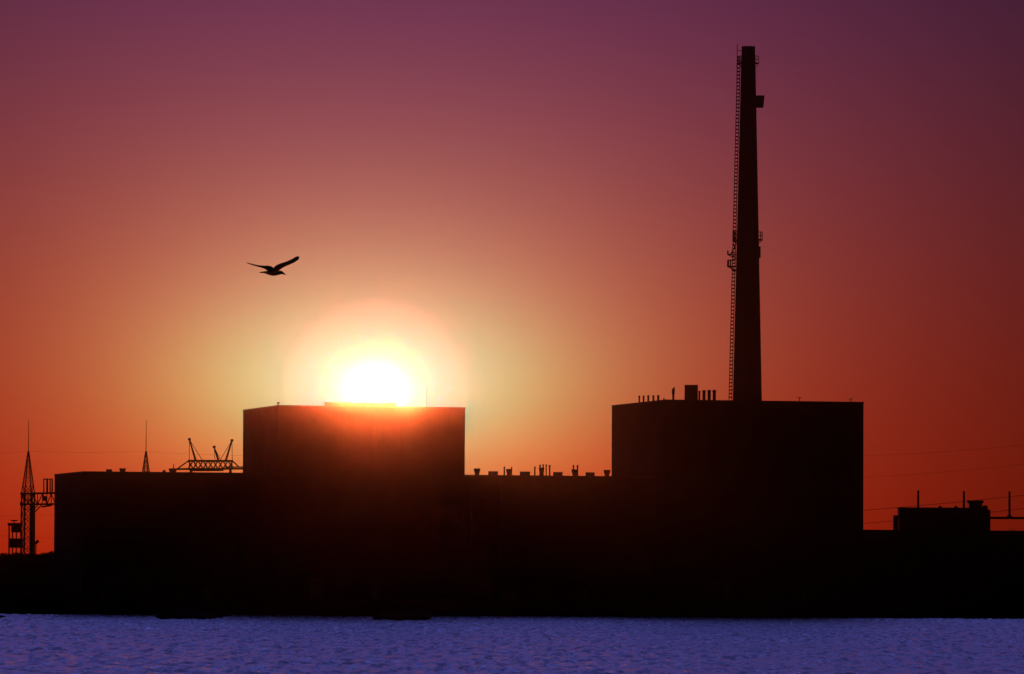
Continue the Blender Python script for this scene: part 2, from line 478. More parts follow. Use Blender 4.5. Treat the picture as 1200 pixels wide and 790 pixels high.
# brackets and panels on the left below the platform (pairs of steel frames)
for (x0, y0, x1, y1) in ((859, 272, 862, 281), (862, 272, 859, 281), (859, 285, 862, 292), (856.5, 297.5, 861, 290), (853.2, 305, 853.2, 313), (856, 305, 856, 313), (853.2, 305, 861, 305), (856, 313, 861, 319)):
    p = at(x0, y0, YC - 1); q = at(x1, y1, YC - 1)
    fr = MB(); fr.tube((p.x - mx, -1, p.z - GZ), (q.x - mx, -1, q.z - GZ), .14, n=4)
    fr.build('bracket', M['steel'], ch)
# boxes on the right side
def cbox(x0, x1, y0, y1, dy, slope=0.0):
    p = at(x0, y1, YC); q = at(x1, y0, YC)
    m = MB(); m.box(p.x - mx, q.x - mx, -dy, dy, p.z - GZ, q.z - GZ)
    for v in m.bm.verts:
        if v.co.x > (q.x - mx) - .01 and v.co.z < (p.z - GZ) + .01: v.co.x -= slope
    return m.build('equipment_box', M['dark'], ch)
cbox(884.5, 895.8, 112.3, 126, 1.0, .25)
cbox(886.5, 891.2, 289, 302.5, .9)
# lightning rod
lr = MB(); p = at(863.6, 92, YC); q = at(863.9, 51.5, YC)
lr.tube((p.x - mx, 0, p.z - GZ), (q.x - mx, 0, q.z - GZ), .09, .07, n=5)
for yy in (59.5, 72):
    a = at(863.7, yy, YC)
    lr.tube((a.x - mx, 0, a.z - GZ), (-crad(min(a.z - GZ, H)) + .05, 0, a.z - GZ), .07, n=4)
lr.build('lightning_rod', M['steel'], ch)

# ------------------------------------------------------------------ lattice towers
def lattice_tower(px, Yt, label, arm):
    s = mpx(Yt); x0 = xat(px, 20, Yt); base = GZ
    o = empty('lattice_tower', (x0, Yt, base), R(24)); tag(o, label, 'lattice tower', 'lattice towers left of the plant')
    zt = at(px, 529, Yt).z - base; zk = at(px, 578, Yt).z - base
    hw0 = 6.3 * s; hwk = 5.4 * s / 1.0
    def hw(z): return hw0 + (hwk - hw0) * z / zk if z < zk else hwk * (1 - (z - zk) / (zt - zk)) + .10
    lg = MB(); cs = ((1, 1), (1, -1), (-1, -1), (-1, 1))
    for a, b in cs:
        lg.tube((a * hw(0), b * hw(0), -.1), (a * hw(zk), b * hw(zk), zk), .2, n=4)
        lg.tube((a * hw(zk), b * hw(zk), zk), (a * .10, b * .10, zt), .14, .09, n=4)
    lg.build('leg', M['steel'], o)
    br = MB(); z = 0.0
    while z < zt - 1.2:
        st = max(1.3, hw(z) * 2.0); z2 = min(z + st, zt - .4)
        for i in range(4):
            a = cs[i]; b = cs[(i + 1) % 4]
            rb_ = .08 if z < zk else .05
            br.tube((a[0] * hw(z), a[1] * hw(z), z), (b[0] * hw(z2), b[1] * hw(z2), z2), rb_, n=4)
            br.tube((b[0] * hw(z), b[1] * hw(z), z), (a[0] * hw(z2), a[1] * hw(z2), z2), rb_, n=4)
            br.tube((a[0] * hw(z2), a[1] * hw(z2), z2), (b[0] * hw(z2), b[1] * hw(z2), z2), .07, n=4)
        z = z2
    br.build('bracing', M['steel'], o)
    za = at(px, 492, Yt).z - base
    MB().tube((0, 0, zt - .5), (0, 0, za), .1, .05, n=6).build('spike', M['steel'], o)
    return o, x0, zt
YT = 1275.0
tw, xT, zT = lattice_tower(32.6, YT, 'lattice tower at the left edge with a thin spike and a side arm', True)
tw2, xT2, zT2 = lattice_tower(170.5, YT, 'lattice tower tip with a thin spike behind the left hall roof', False)
# horizontal gantry beam from the tower to the hall
g = empty('busbar_gantry', (xT, YT, GZ)); tag(g, 'horizontal steel beam frame between left lattice tower and hall, upright rods on top', 'gantry')
def gp(px, py, dy=0.0):
    p = at(px, py, YT + dy); return (p.x - xT, dy, p.z - GZ)
m = MB()
for dy in (-1.4, 1.4):
    m.tube(gp(23.5, 578.5, dy), gp(90, 577.5, dy), .22, n=4); m.tube(gp(23.5, 591.3, dy), gp(90, 590.3, dy), .2, n=4)
m.tube(gp(49, 594, 0), gp(61, 592, 0), .2, n=4)
m.build('beam', M['steel'], g)
m = MB(); xs_ = [23.5, 28, 33, 38, 44, 50, 55, 60, 65, 71, 77, 84, 90]
for dy in (-1.4, 1.4):
    for i, (a, b) in enumerate(zip(xs_, xs_[1:])):
        if i % 2: m.tube(gp(a, 578.5, dy), gp(b, 591, dy), .11, n=4)
        else: m.tube(gp(a, 591, dy), gp(b, 578.5, dy), .11, n=4)
        m.tube(gp(b, 578.5, dy), gp(b, 591, dy), .09, n=4)
m.tube(gp(40, 601, 0), gp(49, 591.5, 0), .13, n=4); m.tube(gp(39.5, 597, 0), gp(45, 591.5, 0), .11, n=4)
m.build('bracing', M['steel'], g)
for (x_, w_, y0) in ((51.3, .14, 561), (55.3, .24, 561), (58.8, .16, 561.3), (61.2, .18, 561)):
    k = MB(); k.tube(gp(x_, 578), gp(x_, y0), w_, w_ * .9, n=8); k.build('insulator', M['dark'], g)
m = MB(); m.tube(gp(50.8, 561.5), gp(61.6, 561.5), .12, n=4); m.build('frame', M['dark'], g); m = MB(); m.box(*[gp(54.4, 0)[0], gp(60, 0)[0]], -.6, .6, gp(55, 587)[2], gp(55, 581.5)[2]); m.build('equipment_box', M['dark'], g)
# legs under the beam where it meets the tower and behind the hall
for x_ in (37.3, 84):
    a = gp(x_, 591); MB().box(a[0] - .33, a[0] + .33, -1.6, 1.6, -.1, a[2]).build('leg', M['steel'], g)

# transformer stand
t_ = empty('equipment_stand', (xat(17.5, 12, YT - 20), YT - 20, GZ)); tag(t_, 'small equipment stand with two dark boxes at the foot of the left tower', 'equipment stand')
tx = t_.location.x
def tp(px, py, dy=0.0):
    p = at(px, py, YT - 20 + dy); return (p.x - tx, dy, p.z - GZ)
m0 = tp(0, 0)
for x_ in (10.8, 24.6):
    for dy in (-1.2, 1.2):
        a = tp(x_, 613, dy); MB().tube((a[0], dy, -.1), a, .16, n=4).build('leg', M['steel'], t_)
for x_ in (14.8, 19.3):
    a = tp(x_, 613); MB().tube((a[0], 0, -.1), a, .13, n=4).build('leg', M['steel'], t_)
m = MB(); a = tp(9.5, 616); b = tp(26, 613); m.box(a[0], b[0], -1.3, 1.3, a[2], b[2]); a = tp(13, 610.8); b = tp(20.5, 609.4); m.box(a[0], b[0], -.4, .4, a[2], b[2]); a = tp(16, 613); b = tp(17, 610.8); m.box(a[0], b[0], -.2, .2, a[2], b[2]); m.build('frame', M['steel'], t_)
m = MB(); a = tp(13.5, 624); b = tp(24, 616.1); m.box(a[0], b[0], -.9, .9, a[2], b[2]); m.build('equipment_box', M['dark'], t_)
m = MB(); a = tp(11.8, 642); b = tp(26.8, 631); m.box(a[0], b[0], -1, 1, a[2], b[2]); m.build('equipment_box', M['dark'], t_)
# floodlight beside tower
fl = empty('floodlight', (xat(42, 12, YT - 18), YT - 18, GZ)); tag(fl, 'tilted floodlight on a short post right of the left tower foot', 'floodlight')
p = at(42, 637, YT - 18); hz = p.z - GZ
MB().tube((0, 0, -.1), (0, 0, hz), .12, n=6).build('post', M['steel'], fl)
MB().tube((-.2, 0, hz - .1), (.55, 0, hz + .65), .28, .36, n=10).build('lamp_head', M['dark'], fl)

# lattice gantry with three raised arms behind the left hall
YG = 1300.0
gx = xat(246, 25, YG)
lgn = empty('lattice_gantry', (gx, YG, GZ)); tag(lgn, 'steel lattice gantry with three slanting raised arms left of the sunlit block', 'gantry')
def lp(px, py, dy=0.0):
    p = at(px, py, YG + dy); return Vector((p.x - gx, dy, p.z - GZ))
m = MB()
for dy in (-2.2, 2.2):
    m.tube(lp(220.5, 540, dy), lp(273, 540.3, dy), .24, n=4)
    m.tube(lp(207, 549.8, dy), lp(292, 549.2, dy), .22, n=4)
    m.tube(lp(222, 551.6, dy), lp(262, 551.4, dy), .16, n=4)
    m.tube(lp(221, 540, dy), lp(207.5, 549.6, dy), .15, n=4)
    m.tube(lp(272.5, 540.3, dy), lp(280, 547.3, dy), .15, n=4)
m.tube(lp(264, 547.3, 0), lp(292, 547.3, 0), .13, n=4)
m.build('beam', M['steel'], lgn)
m = MB()
n_ = 9
for dy in (-2.2, 2.2):
    for i in range(n_):
        a = 220.5 + (273 - 220.5) * i / n_; b = 220.5 + (273 - 220.5) * (i + 1) / n_
        m.tube(lp(a, 540, dy), lp(b, 549.5, dy), .16, n=4); m.tube(lp(b, 540, dy), lp(a, 549.5, dy), .16, n=4)
    for a in (222, 272): m.tube(lp(a, 540, dy), lp(a, 549.5, dy), .13, n=4)
for i in range(8):
    a = 222 + 50 * i / 7; m.tube(lp(a, 540, -2.2), lp(a, 540, 2.2), .08, n=4)
m.build('bracing', M['steel'], lgn)
for (bx, by, tx_, ty, gl, gr) in ((229.3, 540, 222, 515, 221.8, 237.5), (256, 540, 251, 524, 252, 259), (264.5, 540, 271.8, 516.3, 257.5, 272.3)):
    a = MB(); a.tube(lp(bx, by), lp(tx_, ty), .30, .17, n=6)
    ao = a.build('arm', M['dark'], lgn)
    h_ = MB(); e = lp(tx_, ty); h_.box(e.x - .32, e.x + .32, -.3, .3, e.z - .25, e.z + .3); h_.build('arm_head', M['dark'], ao)
    w_ = MB(); w_.tube(lp(tx_, ty), lp(gl, 540), .065, n=4); w_.tube(lp(tx_, ty), lp(gr, 540), .065, n=4); w_.build('stay', M['cable'], ao)
for x_ in (224, 270):
    for dy in (-2.2, 2.2):
        a = lp(x_, 549.8, dy); MB().tube((a.x, dy, -.1), a, .3, n=4).build('leg', M['steel'], lgn)

# ------------------------------------------------------------------ right hand buildings and masts
YR = 1262.0
def quad_building(name, label, px0, px1, py, Y, depth, mat_):
    a = at(px0, py, Y); b = at(px1, py, Y)
    o = empty(name, (a.x, Y, GZ)); tag(o, label, 'building')
    w = b.x - a.x; Hh = a.z - GZ
    MB().box(.1, w - .1, .1, depth, -.1, Hh - .25).build('wall', mat_, o)
    MB().box(0, w, 0, depth + .1, Hh - .25, Hh).build('roof', M['roof'], o)
    return o, a.x, w, Hh
ob, ax, aw, aH = quad_building('switchgear_building', 'small flat roofed building with rods and a box on its roof, far right', 1053.5, 1158, 594.6, YR, 6, M['conc'])
def sp_(px, py): p = at(px, py, YR + 2); return (p.x - ax, p.z - GZ)
m = MB(); a = sp_(1046.5, 650); b = sp_(1052.2, 604); m.box(a[0], b[0], 1, 3, -.1, b[1]); a = sp_(1052, 606.5); b = sp_(1054.2, 604.1); m.box(a[0], b[0] + .1, 1.1, 2.9, a[1], b[1] - .01); m.build('duct', M['dark'], ob)
m = MB(); a = sp_(1155.8, 606); b = sp_(1160, 597.5); m.box(a[0], b[0], .4, 5, -.1, b[1], taper=0); m.build('side_bay', M['dark'], ob)
cb = empty('cooler_box', (xat(1143, 22, YR + 4), YR + 4, GZ + aH)); tag(cb, 'boxy cooler with an overhanging lid on the far right building roof', 'cooler')
def cp_(px, py): p = at(px, py, YR + 4); return (p.x - cb.location.x, p.z - cb.location.z)
a = cp_(1135, 595); b = cp_(1150.5, 589.5); MB().box(a[0], b[0], -1.4, 1.4, -.02, b[1]).build('body', M['dark'], cb)
a = cp_(1132.5, 590); b = cp_(1152, 586.6); MB().box(a[0], b[0], -1.6, 1.6, a[1] + .1, b[1]).build('lid', M['steel'], cb)
a = cp_(1150.5, 595); b = cp_(1157, 594); MB().box(a[0] + .05, b[0], -1.2, 1.2, -.02, .55, taper=-.15).build('side_unit', M['dark'], cb)
for (px, py, l) in ((1076, 575.2, 'thick upright rod on the left half of the far right building roof'), (1129.6, 576, 'thick upright rod just left of the boxy cooler')):
    o = base_empty('roof_post', px, GZ + aH, YR + 2.5, l, 'post', 'upright rods at the far right')
    h = height(px, py, YR + 2.5, GZ + aH)
    MB().tube((0, 0, -.02), (0, 0, h), .26, .22, n=10).build('shaft', M['dark'], o)
    MB().tube((0, 0, h), (0, 0, h + .15), .12, n=8).build('cap', M['steel'], o)
for px, l in ((1101.5, 'tiny hood on the roof midway between the two upright rods'), (1120, 'second tiny hood on that roof, nearer the boxy cooler')):
    o = base_empty('roof_hood', px, GZ + aH, YR + 2, l, 'vent hood')
    MB().box(-.45, .45, -.4, .4, -.02, .28, taper=-.3).build('body', M['steel'], o)
    MB().box(-.2, .2, -.2, .2, .28, .42).build('cap', M['dark'], o)
# pipe bridge
Yp = YR + 3
p0 = at(1160.3, 607, Yp); p1 = at(1300, 607.6, Yp)
pb = empty('pipe_bridge', (p0.x, Yp, GZ)); tag(pb, 'thin horizontal beam running from the far right building out of the picture', 'pipe bridge')
m = MB(); m.box(0, p1.x - p0.x, -.6, .6, p0.z - GZ - .26, p0.z - GZ + .26); m.build('beam', M['dark'], pb)
m = MB(); m.box(p1.x - p0.x - 6, p1.x - p0.x - 5.3, -.5, .5, -.1, p0.z - GZ - .262); m.build('leg', M['steel'], pb)
mp_ = base_empty('bridge_post', 1183, p0.z + .26, Yp, 'thick upright rod on the thin horizontal beam at the right edge', 'post', 'upright rods at the far right')
h = height(1183, 576, Yp, p0.z + .26)
MB().tube((0, 0, -.01), (0, 0, h), .26, .22, n=10).build('shaft', M['dark'], mp_)
MB().lathe([(.6, -.01), (.6, .2), (.3, .35)], 12).build('foot', M['dark'], mp_)

# ------------------------------------------------------------------ power lines
def cable(pts, Y, label, r=.075, sag=.5):
    """a drooping cable through photo points at distance Y"""
    P = [at(px, py, Y) for px, py in pts]
    m = MB()
    for a, b in zip(P, P[1:]):
        n = 14; prev = a
        for i in range(1, n + 1):
            t = i / n; q = a.lerp(b, t); q.z -= 4 * sag * t * (1 - t)
            m.tube(prev, q, r, n=5, caps=True); prev = q
    o = m.build('power_line', M['cable'], None)
    tag(o, label, 'power line', 'overhead power lines')
    return o
cable([(960, 602), (1230, 577)], 1340, 'upper of the two lower cables crossing behind the far right building', .05, .3)
cable([(960, 617), (1230, 593)], 1345, 'lower of the two lower cables crossing behind the far right building', .05, .3)
cable([(960, 535), (1230, 518)], 1480, 'faint cable high up between the right tall block and the right edge', .022, .8)
cable([(960, 561), (1230, 540)], 1490, 'faint middle cable right of the right tall block', .02, .8)
pA = Vector((xT, YT, zT + GZ)); pB = Vector((xT2, YT, zT2 + GZ))
cable([proj(pA), proj(pB)], YT, 'faint cable strung between the tips of the two lattice towers', .014, .25)
cable([(-60, 531), proj(pA)], YT, 'faint cable leaving the left lattice tower out of the picture', .014, .25)
cable([proj(pB), (305, 534)], YT, 'faint cable from the second lattice tower towards the sunlit block', .014, .25)
cable([(-60, 622), (40, 629), (120, 634)], 1330, 'lowest faint cable passing behind the foot of the left tower', .014, .3)
cable([(-60, 605), (52, 603), (120, 605)], 1335, 'faint cable just below the gantry beam at the left', .014, .3)

# ------------------------------------------------------------------ shrubs on the left bank and right
def shrub(px, pytop, Y, wpx, zbase, label, seed):
    rnd = random.Random(seed)
    x0 = xat(px, zbase, Y); Hh = at(px, pytop, Y).z - zbase; W = wpx * mpx(Y) / 2
    o = empty('shrub', (x0, Y, zbase)); tag(o, label, 'shrub', 'shrubs on the left bank' if px < 100 else None)
    m = MB()
    for k in range(5):
        a = rnd.uniform(0, 6.28); m.tube((0, 0, -.2), (math.cos(a) * W * .6, math.sin(a) * W * .4, Hh * rnd.uniform(.6, .85)), .07, .02, n=5)
    m.build('stem', M['bark'], o)
    bm = bmesh.new()
    clumps = [(rnd.uniform(-.75, .75) * W, rnd.uniform(-.6, .6) * W, rnd.uniform(.3, .8) * Hh, rnd.uniform(.2, .42) * Hh) for _ in range(14)]
    for (cx, cy, cz, cr_) in clumps:
        for _ in range(120):
            d = Vector((rnd.gauss(0, 1), rnd.gauss(0, 1), rnd.gauss(0, .8))).normalized() * cr_ * rnd.uniform(.3, 1.05)
            c = Vector((cx, cy, cz)) + d
            if c.z > Hh or c.z < 0: continue
            u = Vector((rnd.gauss(0, 1), rnd.gauss(0, 1), rnd.gauss(0, 1))).normalized(); v = u.orthogonal().normalized()
            s = rnd.uniform(.07, .16)
            vs = [bm.verts.new(c + u * s), bm.verts.new(c + v * s * .6), bm.verts.new(c - u * s), bm.verts.new(c - v * s * .6)]
            bm.faces.new(vs)
    me = bpy.data.meshes.new('foliage'); bm.to_mesh(me); bm.free(); me.materials.append(M['leaf'])
    f = bpy.data.objects.new('foliage', me); col.objects.link(f); f.parent = o
shl = [(2, 648, 12, 'leftmost shrub on the bank, cut by the picture edge'), (13, 648.5, 9, 'low shrub under the left part of the equipment stand'), (22, 647.5, 10, 'low shrub between equipment stand and left tower foot'),
       (34, 648.5, 13, 'broad shrub at the foot of the left lattice tower'), (45, 649, 10, 'low shrub just right of the left tower foot'), (54, 647.5, 9, 'taller shrub second nearest to the left hall wall'), (61.5, 645, 8, 'tallest shrub tight against the left hall wall')]
for i, (px, py, w_, l) in enumerate(shl):
    shrub(px, py, 1220 + (i % 3) * 2, w_ * 1.25, 10.6, l, 40 + i)
shrub(1191, 618.5, 1211 + 55, 22, 14.0, 'rounded tree top showing above the flat roof at the right edge', 77)

# ------------------------------------------------------------------ shoreline things
def rubble(name, x0, x1, y0, y1, h, label, cat, seed, n=120):
    """a heap of quarried stones running out into the water"""
    rnd = random.Random(seed); bm = bmesh.new()
    def stone(c, s):
        r = bmesh.ops.create_icosphere(bm, subdivisions=1, radius=s)
        for v in r['verts']:
            k = 1 + .35 * noise.noise(v.co * 2 / s + Vector((seed, c[0], c[1])))
            v.co = Vector((v.co.x * k * 1.2, v.co.y * k * 1.2, v.co.z * k * .8)) + Vector(c)
    # solid core
    cx, cy = (x0 + x1) / 2, (y0 + y1) / 2
    for _ in range(n):
        x = rnd.uniform(x0, x1); y = rnd.uniform(y0, y1)
        stone((x - cx, y - cy, rnd.uniform(-.2, .55) * h), rnd.uniform(.5, .8) * h)
    vs = [bm.verts.new(p) for p in ((x0 - cx, y0 - cy, -.6), (x1 - cx, y0 - cy, -.6), (x1 - cx, y1 - cy, -.6), (x0 - cx, y1 - cy, -.6), (x0 - cx + .5, y0 - cy + .6, h * .7), (x1 - cx - .5, y0 - cy + .6, h * .7), (x1 - cx - .5, y1 - cy, h * .7), (x0 - cx + .5, y1 - cy, h * .7))]
    for f in ((0, 3, 2, 1), (0, 1, 5, 4), (1, 2, 6, 5), (2, 3, 7, 6), (3, 0, 4, 7), (4, 5, 6, 7)): bm.faces.new([vs[i] for i in f])
    bmesh.ops.recalc_face_normals(bm, faces=bm.faces)
    me = bpy.data.meshes.new(name); bm.to_mesh(me); bm.free(); me.materials.append(M['rock'])
    o = bpy.data.objects.new(name, me); col.objects.link(o); o.location = (cx, cy, 0)
    tag(o, label, cat)
    return o
def wline(px, py):
    """point on the water surface seen at pixel"""
    d = CM.to_3x3() @ Vector(((px - 600) / F, (395 - py) / F, -1)); t = -CAMZ / d.z
    return Vector((0, 0, CAMZ)) + d * t
a = wline(185.5, 725.6); b = wline(247, 725.8)
rubble('breakwater', a.x, b.x, a.y, SHY + 2, 1.1, 'low dark stone jetty jutting into the water below the left hall', 'breakwater', 5, 420)
a = wline(440.5, 726.8); b = wline(499, 727.0)
rubble('breakwater', a.x, b.x, a.y, SHY + 2, 1.1, 'low dark stone jetty jutting into the water below the sunlit block', 'breakwater', 6, 420)
def rock(px, py, wpx, label, seed):
    p = wline(px, py); r = wpx * mpx(p.y) / 2
    bm = bmesh.new(); bmesh.ops.create_icosphere(bm, subdivisions=3, radius=1)
    for v in bm.verts:
        k = 1 + .35 * noise.noise(v.co * 1.3 + Vector((seed, 0, 0))) + .12 * noise.noise(v.co * 4 + Vector((seed, 2, 0)))
        v.co = Vector((v.co.x * k * r, v.co.y * k * r * .8, v.co.z * k * r * .62))
    me = bpy.data.meshes.new('rock'); bm.to_mesh(me); bm.free(); me.materials.append(M['rock'])
    o = bpy.data.objects.new('rock', me); col.objects.link(o); o.location = (p.x, p.y, .02); tag(o, label, 'rock', 'rocks along the waterline')
rock(2, 724, 9, 'wide rock in the water at the left edge of the picture', 1)
rock(123.5, 725, 3, 'tiny rock in the water left of the first jetty', 2)
rock(100, 724.6, 2, 'smallest speck of rock, far left of the first jetty', 8)
rock(261.5, 722.8, 4, 'small rock just right of the first jetty', 3)
rock(517, 724, 4.5, 'small rock just right of the second jetty', 4)
rock(533, 723.6, 2.4, 'tiny rock a little further right of the second jetty', 9)
rock(989.5, 729.7, 3.6, 'isolated rock in the water below the right end of the tall block', 5)
rock(1034, 727.8, 4.4, 'rock touching the dark shore near the right edge', 6)

# ------------------------------------------------------------------ gull
def gull():
    YBd = 133.0
    k = YBd / F                                   # metres per photo pixel
    C0 = at(320, 318, YBd)
    o = empty('gull', C0); tag(o, 'gull flying to the right with both wings raised, left of the sun', 'bird')
    bm = bmesh.new()
    def loop_loft(secs):
        rings = [[bm.verts.new(p) for p in s] for s in secs]
        n = len(rings[0])
        for a, b in zip(rings, rings[1:]):
            for i in range(n):
                j = (i + 1) % n; bm.faces.new((a[i], a[j], b[j], b[i]))
        bm.faces.new(rings[0][::-1]); bm.faces.new(rings[-1])
    def px(x, y, d=0.0): return Vector(((x - 320) * k, d, (318 - y) * k))
    # body from the tail to the bill tip : column, centre row, half height, half width (pixels)
    B = [(304.0, 319.3, .35, 2.6), (306.5, 319.3, .8, 2.8), (309.5, 319.2, 1.1, 2.2), (312, 319.4, 1.7, 2.2), (315, 319.7, 2.6, 3.0), (318.5, 319.9, 3.4, 3.8), (322, 319.8, 3.5, 3.9),
         (325.5, 319.6, 3.1, 3.4), (328, 319.4, 2.4, 2.5), (330, 319.3, 2.0, 2.0), (331.6, 320.0, 1.7, 1.6), (333, 320.8, 1.1, 1.0), (334.3, 321.6, .5, .45), (335.9, 322.3, .18, .2)]
    secs = []
    for (x, y, h, w) in B:
        secs.append([px(x, y) + Vector((0, w * k * math.cos(t), h * k * math.sin(t))) for t in [2 * math.pi * i / 14 for i in range(14)]])
    loop_loft(secs)
    # wings: centre column,row at each station, chord height seen (px), true chord depth in x (px), lateral offset in metres
    def wing(st, sgn, cx_):
        secs = []
        for (x, y, ch, th, d) in st:
            c = px(x, y); c.y = d
            s = []
            for i in range(12):
                t = 2 * math.pi * i / 12
                u = math.cos(t); v = math.sin(t)
                s.append(c + Vector((u * ch * k * .5 * cx_, u * ch * k * .35 * sgn, (u * ch * .45 + v * th) * k)))
            secs.append(s)
        loop_loft(secs)
    CHX = .9
    wing([(321, 318.2, 6.5, 1.2, -.03), (325.5, 314.2, 6.4, 1.1, -.12), (330, 312.0, 5.4, 1.0, -.22), (335, 310.3, 4.6, .9, -.32), (340, 308.6, 4.4, .85, -.40), (345, 306.4, 4.6, .8, -.46), (348.4, 304.3, 4.6, .75, -.50), (350.3, 303.2, 3.6, .6, -.52), (351.3, 302.6, 1.8, .4, -.53)], -1, -.55)
    wing([(319.5, 318, 6.8, 1.2, .03), (316, 314.8, 5.8, 1.1, .12), (312.3, 312.8, 4.8, .9, .22), (308, 311.9, 3.0, .75, .32), (303, 311.0, 1.9, .65, .41), (297, 309.5, 1.4, .55, .48), (291.5, 307.8, 1.0, .5, .54), (287.2, 306.2, .5, .35, .58)], 1, .9)
    bmesh.ops.recalc_face_normals(bm, faces=bm.faces)
    me = bpy.data.meshes.new('body'); bm.to_mesh(me); bm.free(); me.materials.append(M['gull'])
    b = bpy.data.objects.new('body', me); col.objects.link(b); b.parent = o
    rm = b.modifiers.new('remesh', 'REMESH'); rm.mode = 'VOXEL'; rm.voxel_size = .0055; rm.use_smooth_shade = True
gull()

# ------------------------------------------------------------------ haze
SIG = 2.0e-5; GAN = .9972
hz = MB(); hz.box(-1505, 1505, -305, 1505, -2.6, 128)
ho = hz.build('haze', M['cable']); ho['kind'] = 'stuff'
hm = bpy.data.materials.new('haze'); hm.use_nodes = True
N = hm.node_tree.nodes; L = hm.node_tree.links
for n in list(N): N.remove(n)
out = N.new('ShaderNodeOutputMaterial'); pv = N.new('ShaderNodeVolumePrincipled')
pv.inputs['Color'].default_value = (.97, .95, .92, 1); pv.inputs['Density'].default_value = SIG; pv.inputs['Anisotropy'].default_value = GAN
L.new(pv.outputs[0], out.inputs['Volume'])
ho.data.materials[0] = hm
hm.cycles.homogeneous_volume = True

# ------------------------------------------------------------------ sun
sl = bpy.data.lights.new('sun', 'SUN'); SUNE = .28
sl.energy = SUNE; sl.angle = R(.7); sl.color = (1, .13, .03)
so = bpy.data.objects.new('sun', sl); col.objects.link(so)
so.rotation_euler = (-SUN).to_track_quat('-Z', 'Y').to_euler()

# ------------------------------------------------------------------ world
W = SKYFIT = [
#FITBEGIN
    (-0.12484, -1.88044, -4.29443),
    (-0.54983, 3.07976, 4.98618),
    (0.35872, -1.06396, -1.09520),
    (-1.08047, -4.16891, -2.08465),
    (-0.31969, 0.80784, 0.10267),
    (-0.08941, -0.11276, 0.00996),
    (0.04430, -0.56720, 0.98269),
    (0.29798, 1.07835, 0.07611),
    (-0.27971, -0.52509, 0.35786),
    (0.26149, 0.38571, 1.19136),
    (-0.09923, 0.70718, 0.51980),
#FITEND
]
KST, WEX = 1.6, .13
world = bpy.data.worlds.new('World'); scene.world = world; world.use_nodes = True
nt = world.node_tree; N = nt.nodes; L = nt.links
for n in list(N): N.remove(n)
def mth(op, a, b=None, clamp=False):
    n = N.new('ShaderNodeMath'); n.operation = op; n.use_clamp = clamp
    for i, v in enumerate((a, b)):
        if v is None: continue
        if isinstance(v, (int, float)): n.inputs[i].default_value = v
        else: L.new(v, n.inputs[i])
    return n.outputs[0]
def comb(x, y, z):
    n = N.new('ShaderNodeCombineXYZ')
    for i, v in enumerate((x, y, z)):
        if isinstance(v, (int, float)): n.inputs[i].default_value = v
        else: L.new(v, n.inputs[i])
    return n.outputs[0]
def vscale(vec, s):
    n = N.new('ShaderNodeVectorMath'); n.operation = 'SCALE'
    if isinstance(vec, tuple): n.inputs[0].default_value = vec
    else: L.new(vec, n.inputs[0])
    if isinstance(s, (int, float)): n.inputs['Scale'].default_value = s
    else: L.new(s, n.inputs['Scale'])
    return n.outputs[0]
def vadd(a, b):
    n = N.new('ShaderNodeVectorMath'); n.operation = 'ADD'; L.new(a, n.inputs[0]); L.new(b, n.inputs[1]); return n.outputs[0]
tc = N.new('ShaderNodeTexCoord'); sep = N.new('ShaderNodeSeparateXYZ'); L.new(tc.outputs['Generated'], sep.inputs[0])
dx, dy, dz = sep.outputs
el = mth('ARCSINE', dz)
az = mth('ARCTAN2', dx, dy)
x_ = mth('SUBTRACT', az, SUN_AZ)
ye = mth('MULTIPLY', mth('SUBTRACT', el, SUN_EL), KST)
rr = mth('SQRT', mth('ADD', mth('ADD', mth('MULTIPLY', x_, x_), mth('MULTIPLY', ye, ye)), .004 ** 2))
rr = mth('MULTIPLY', mth('MINIMUM', rr, .165), 10)
e10 = mth('MULTIPLY', mth('MAXIMUM', mth('MINIMUM', el, .104), .0), 10)
x10 = mth('MULTIPLY', mth('MAXIMUM', mth('MINIMUM', x_, .13), -.13), 10)
ey = mth('DIVIDE', mth('MULTIPLY', mth('SUBTRACT', el, SUN_EL), 10), .16)
ex = mth('DIVIDE', mth('MULTIPLY', x_, 10), .5)
bandf = mth('POWER', math.e, mth('MULTIPLY', mth('ADD', mth('MULTIPLY', ex, ex), mth('MULTIPLY', ey, ey)), -1))
feat = [1.0, e10, mth('MULTIPLY', e10, e10), rr, mth('MULTIPLY', rr, rr), x10, mth('POWER', math.e, mth('MULTIPLY', rr, -1 / WEX)), mth('POWER', math.e, mth('MULTIPLY', rr, -1 / .35)), mth('POWER', math.e, mth('MULTIPLY', mth('MULTIPLY', rr, rr), -1 / .22 ** 2)), mth('POWER', math.e, mth('MULTIPLY', mth('MULTIPLY', rr, rr), -1 / .45 ** 2)), bandf]
acc = None
for fe, w in zip(feat, SKYFIT):
    t = vscale(tuple(w), fe)
    acc = t if acc is None else vadd(acc, t)
sx = N.new('ShaderNodeSeparateXYZ'); L.new(acc, sx.inputs[0])
full = [mth('MULTIPLY', mth('POWER', math.e, s), g) for s, g in zip(sx.outputs, (1.0, 1.0, 1.0))]
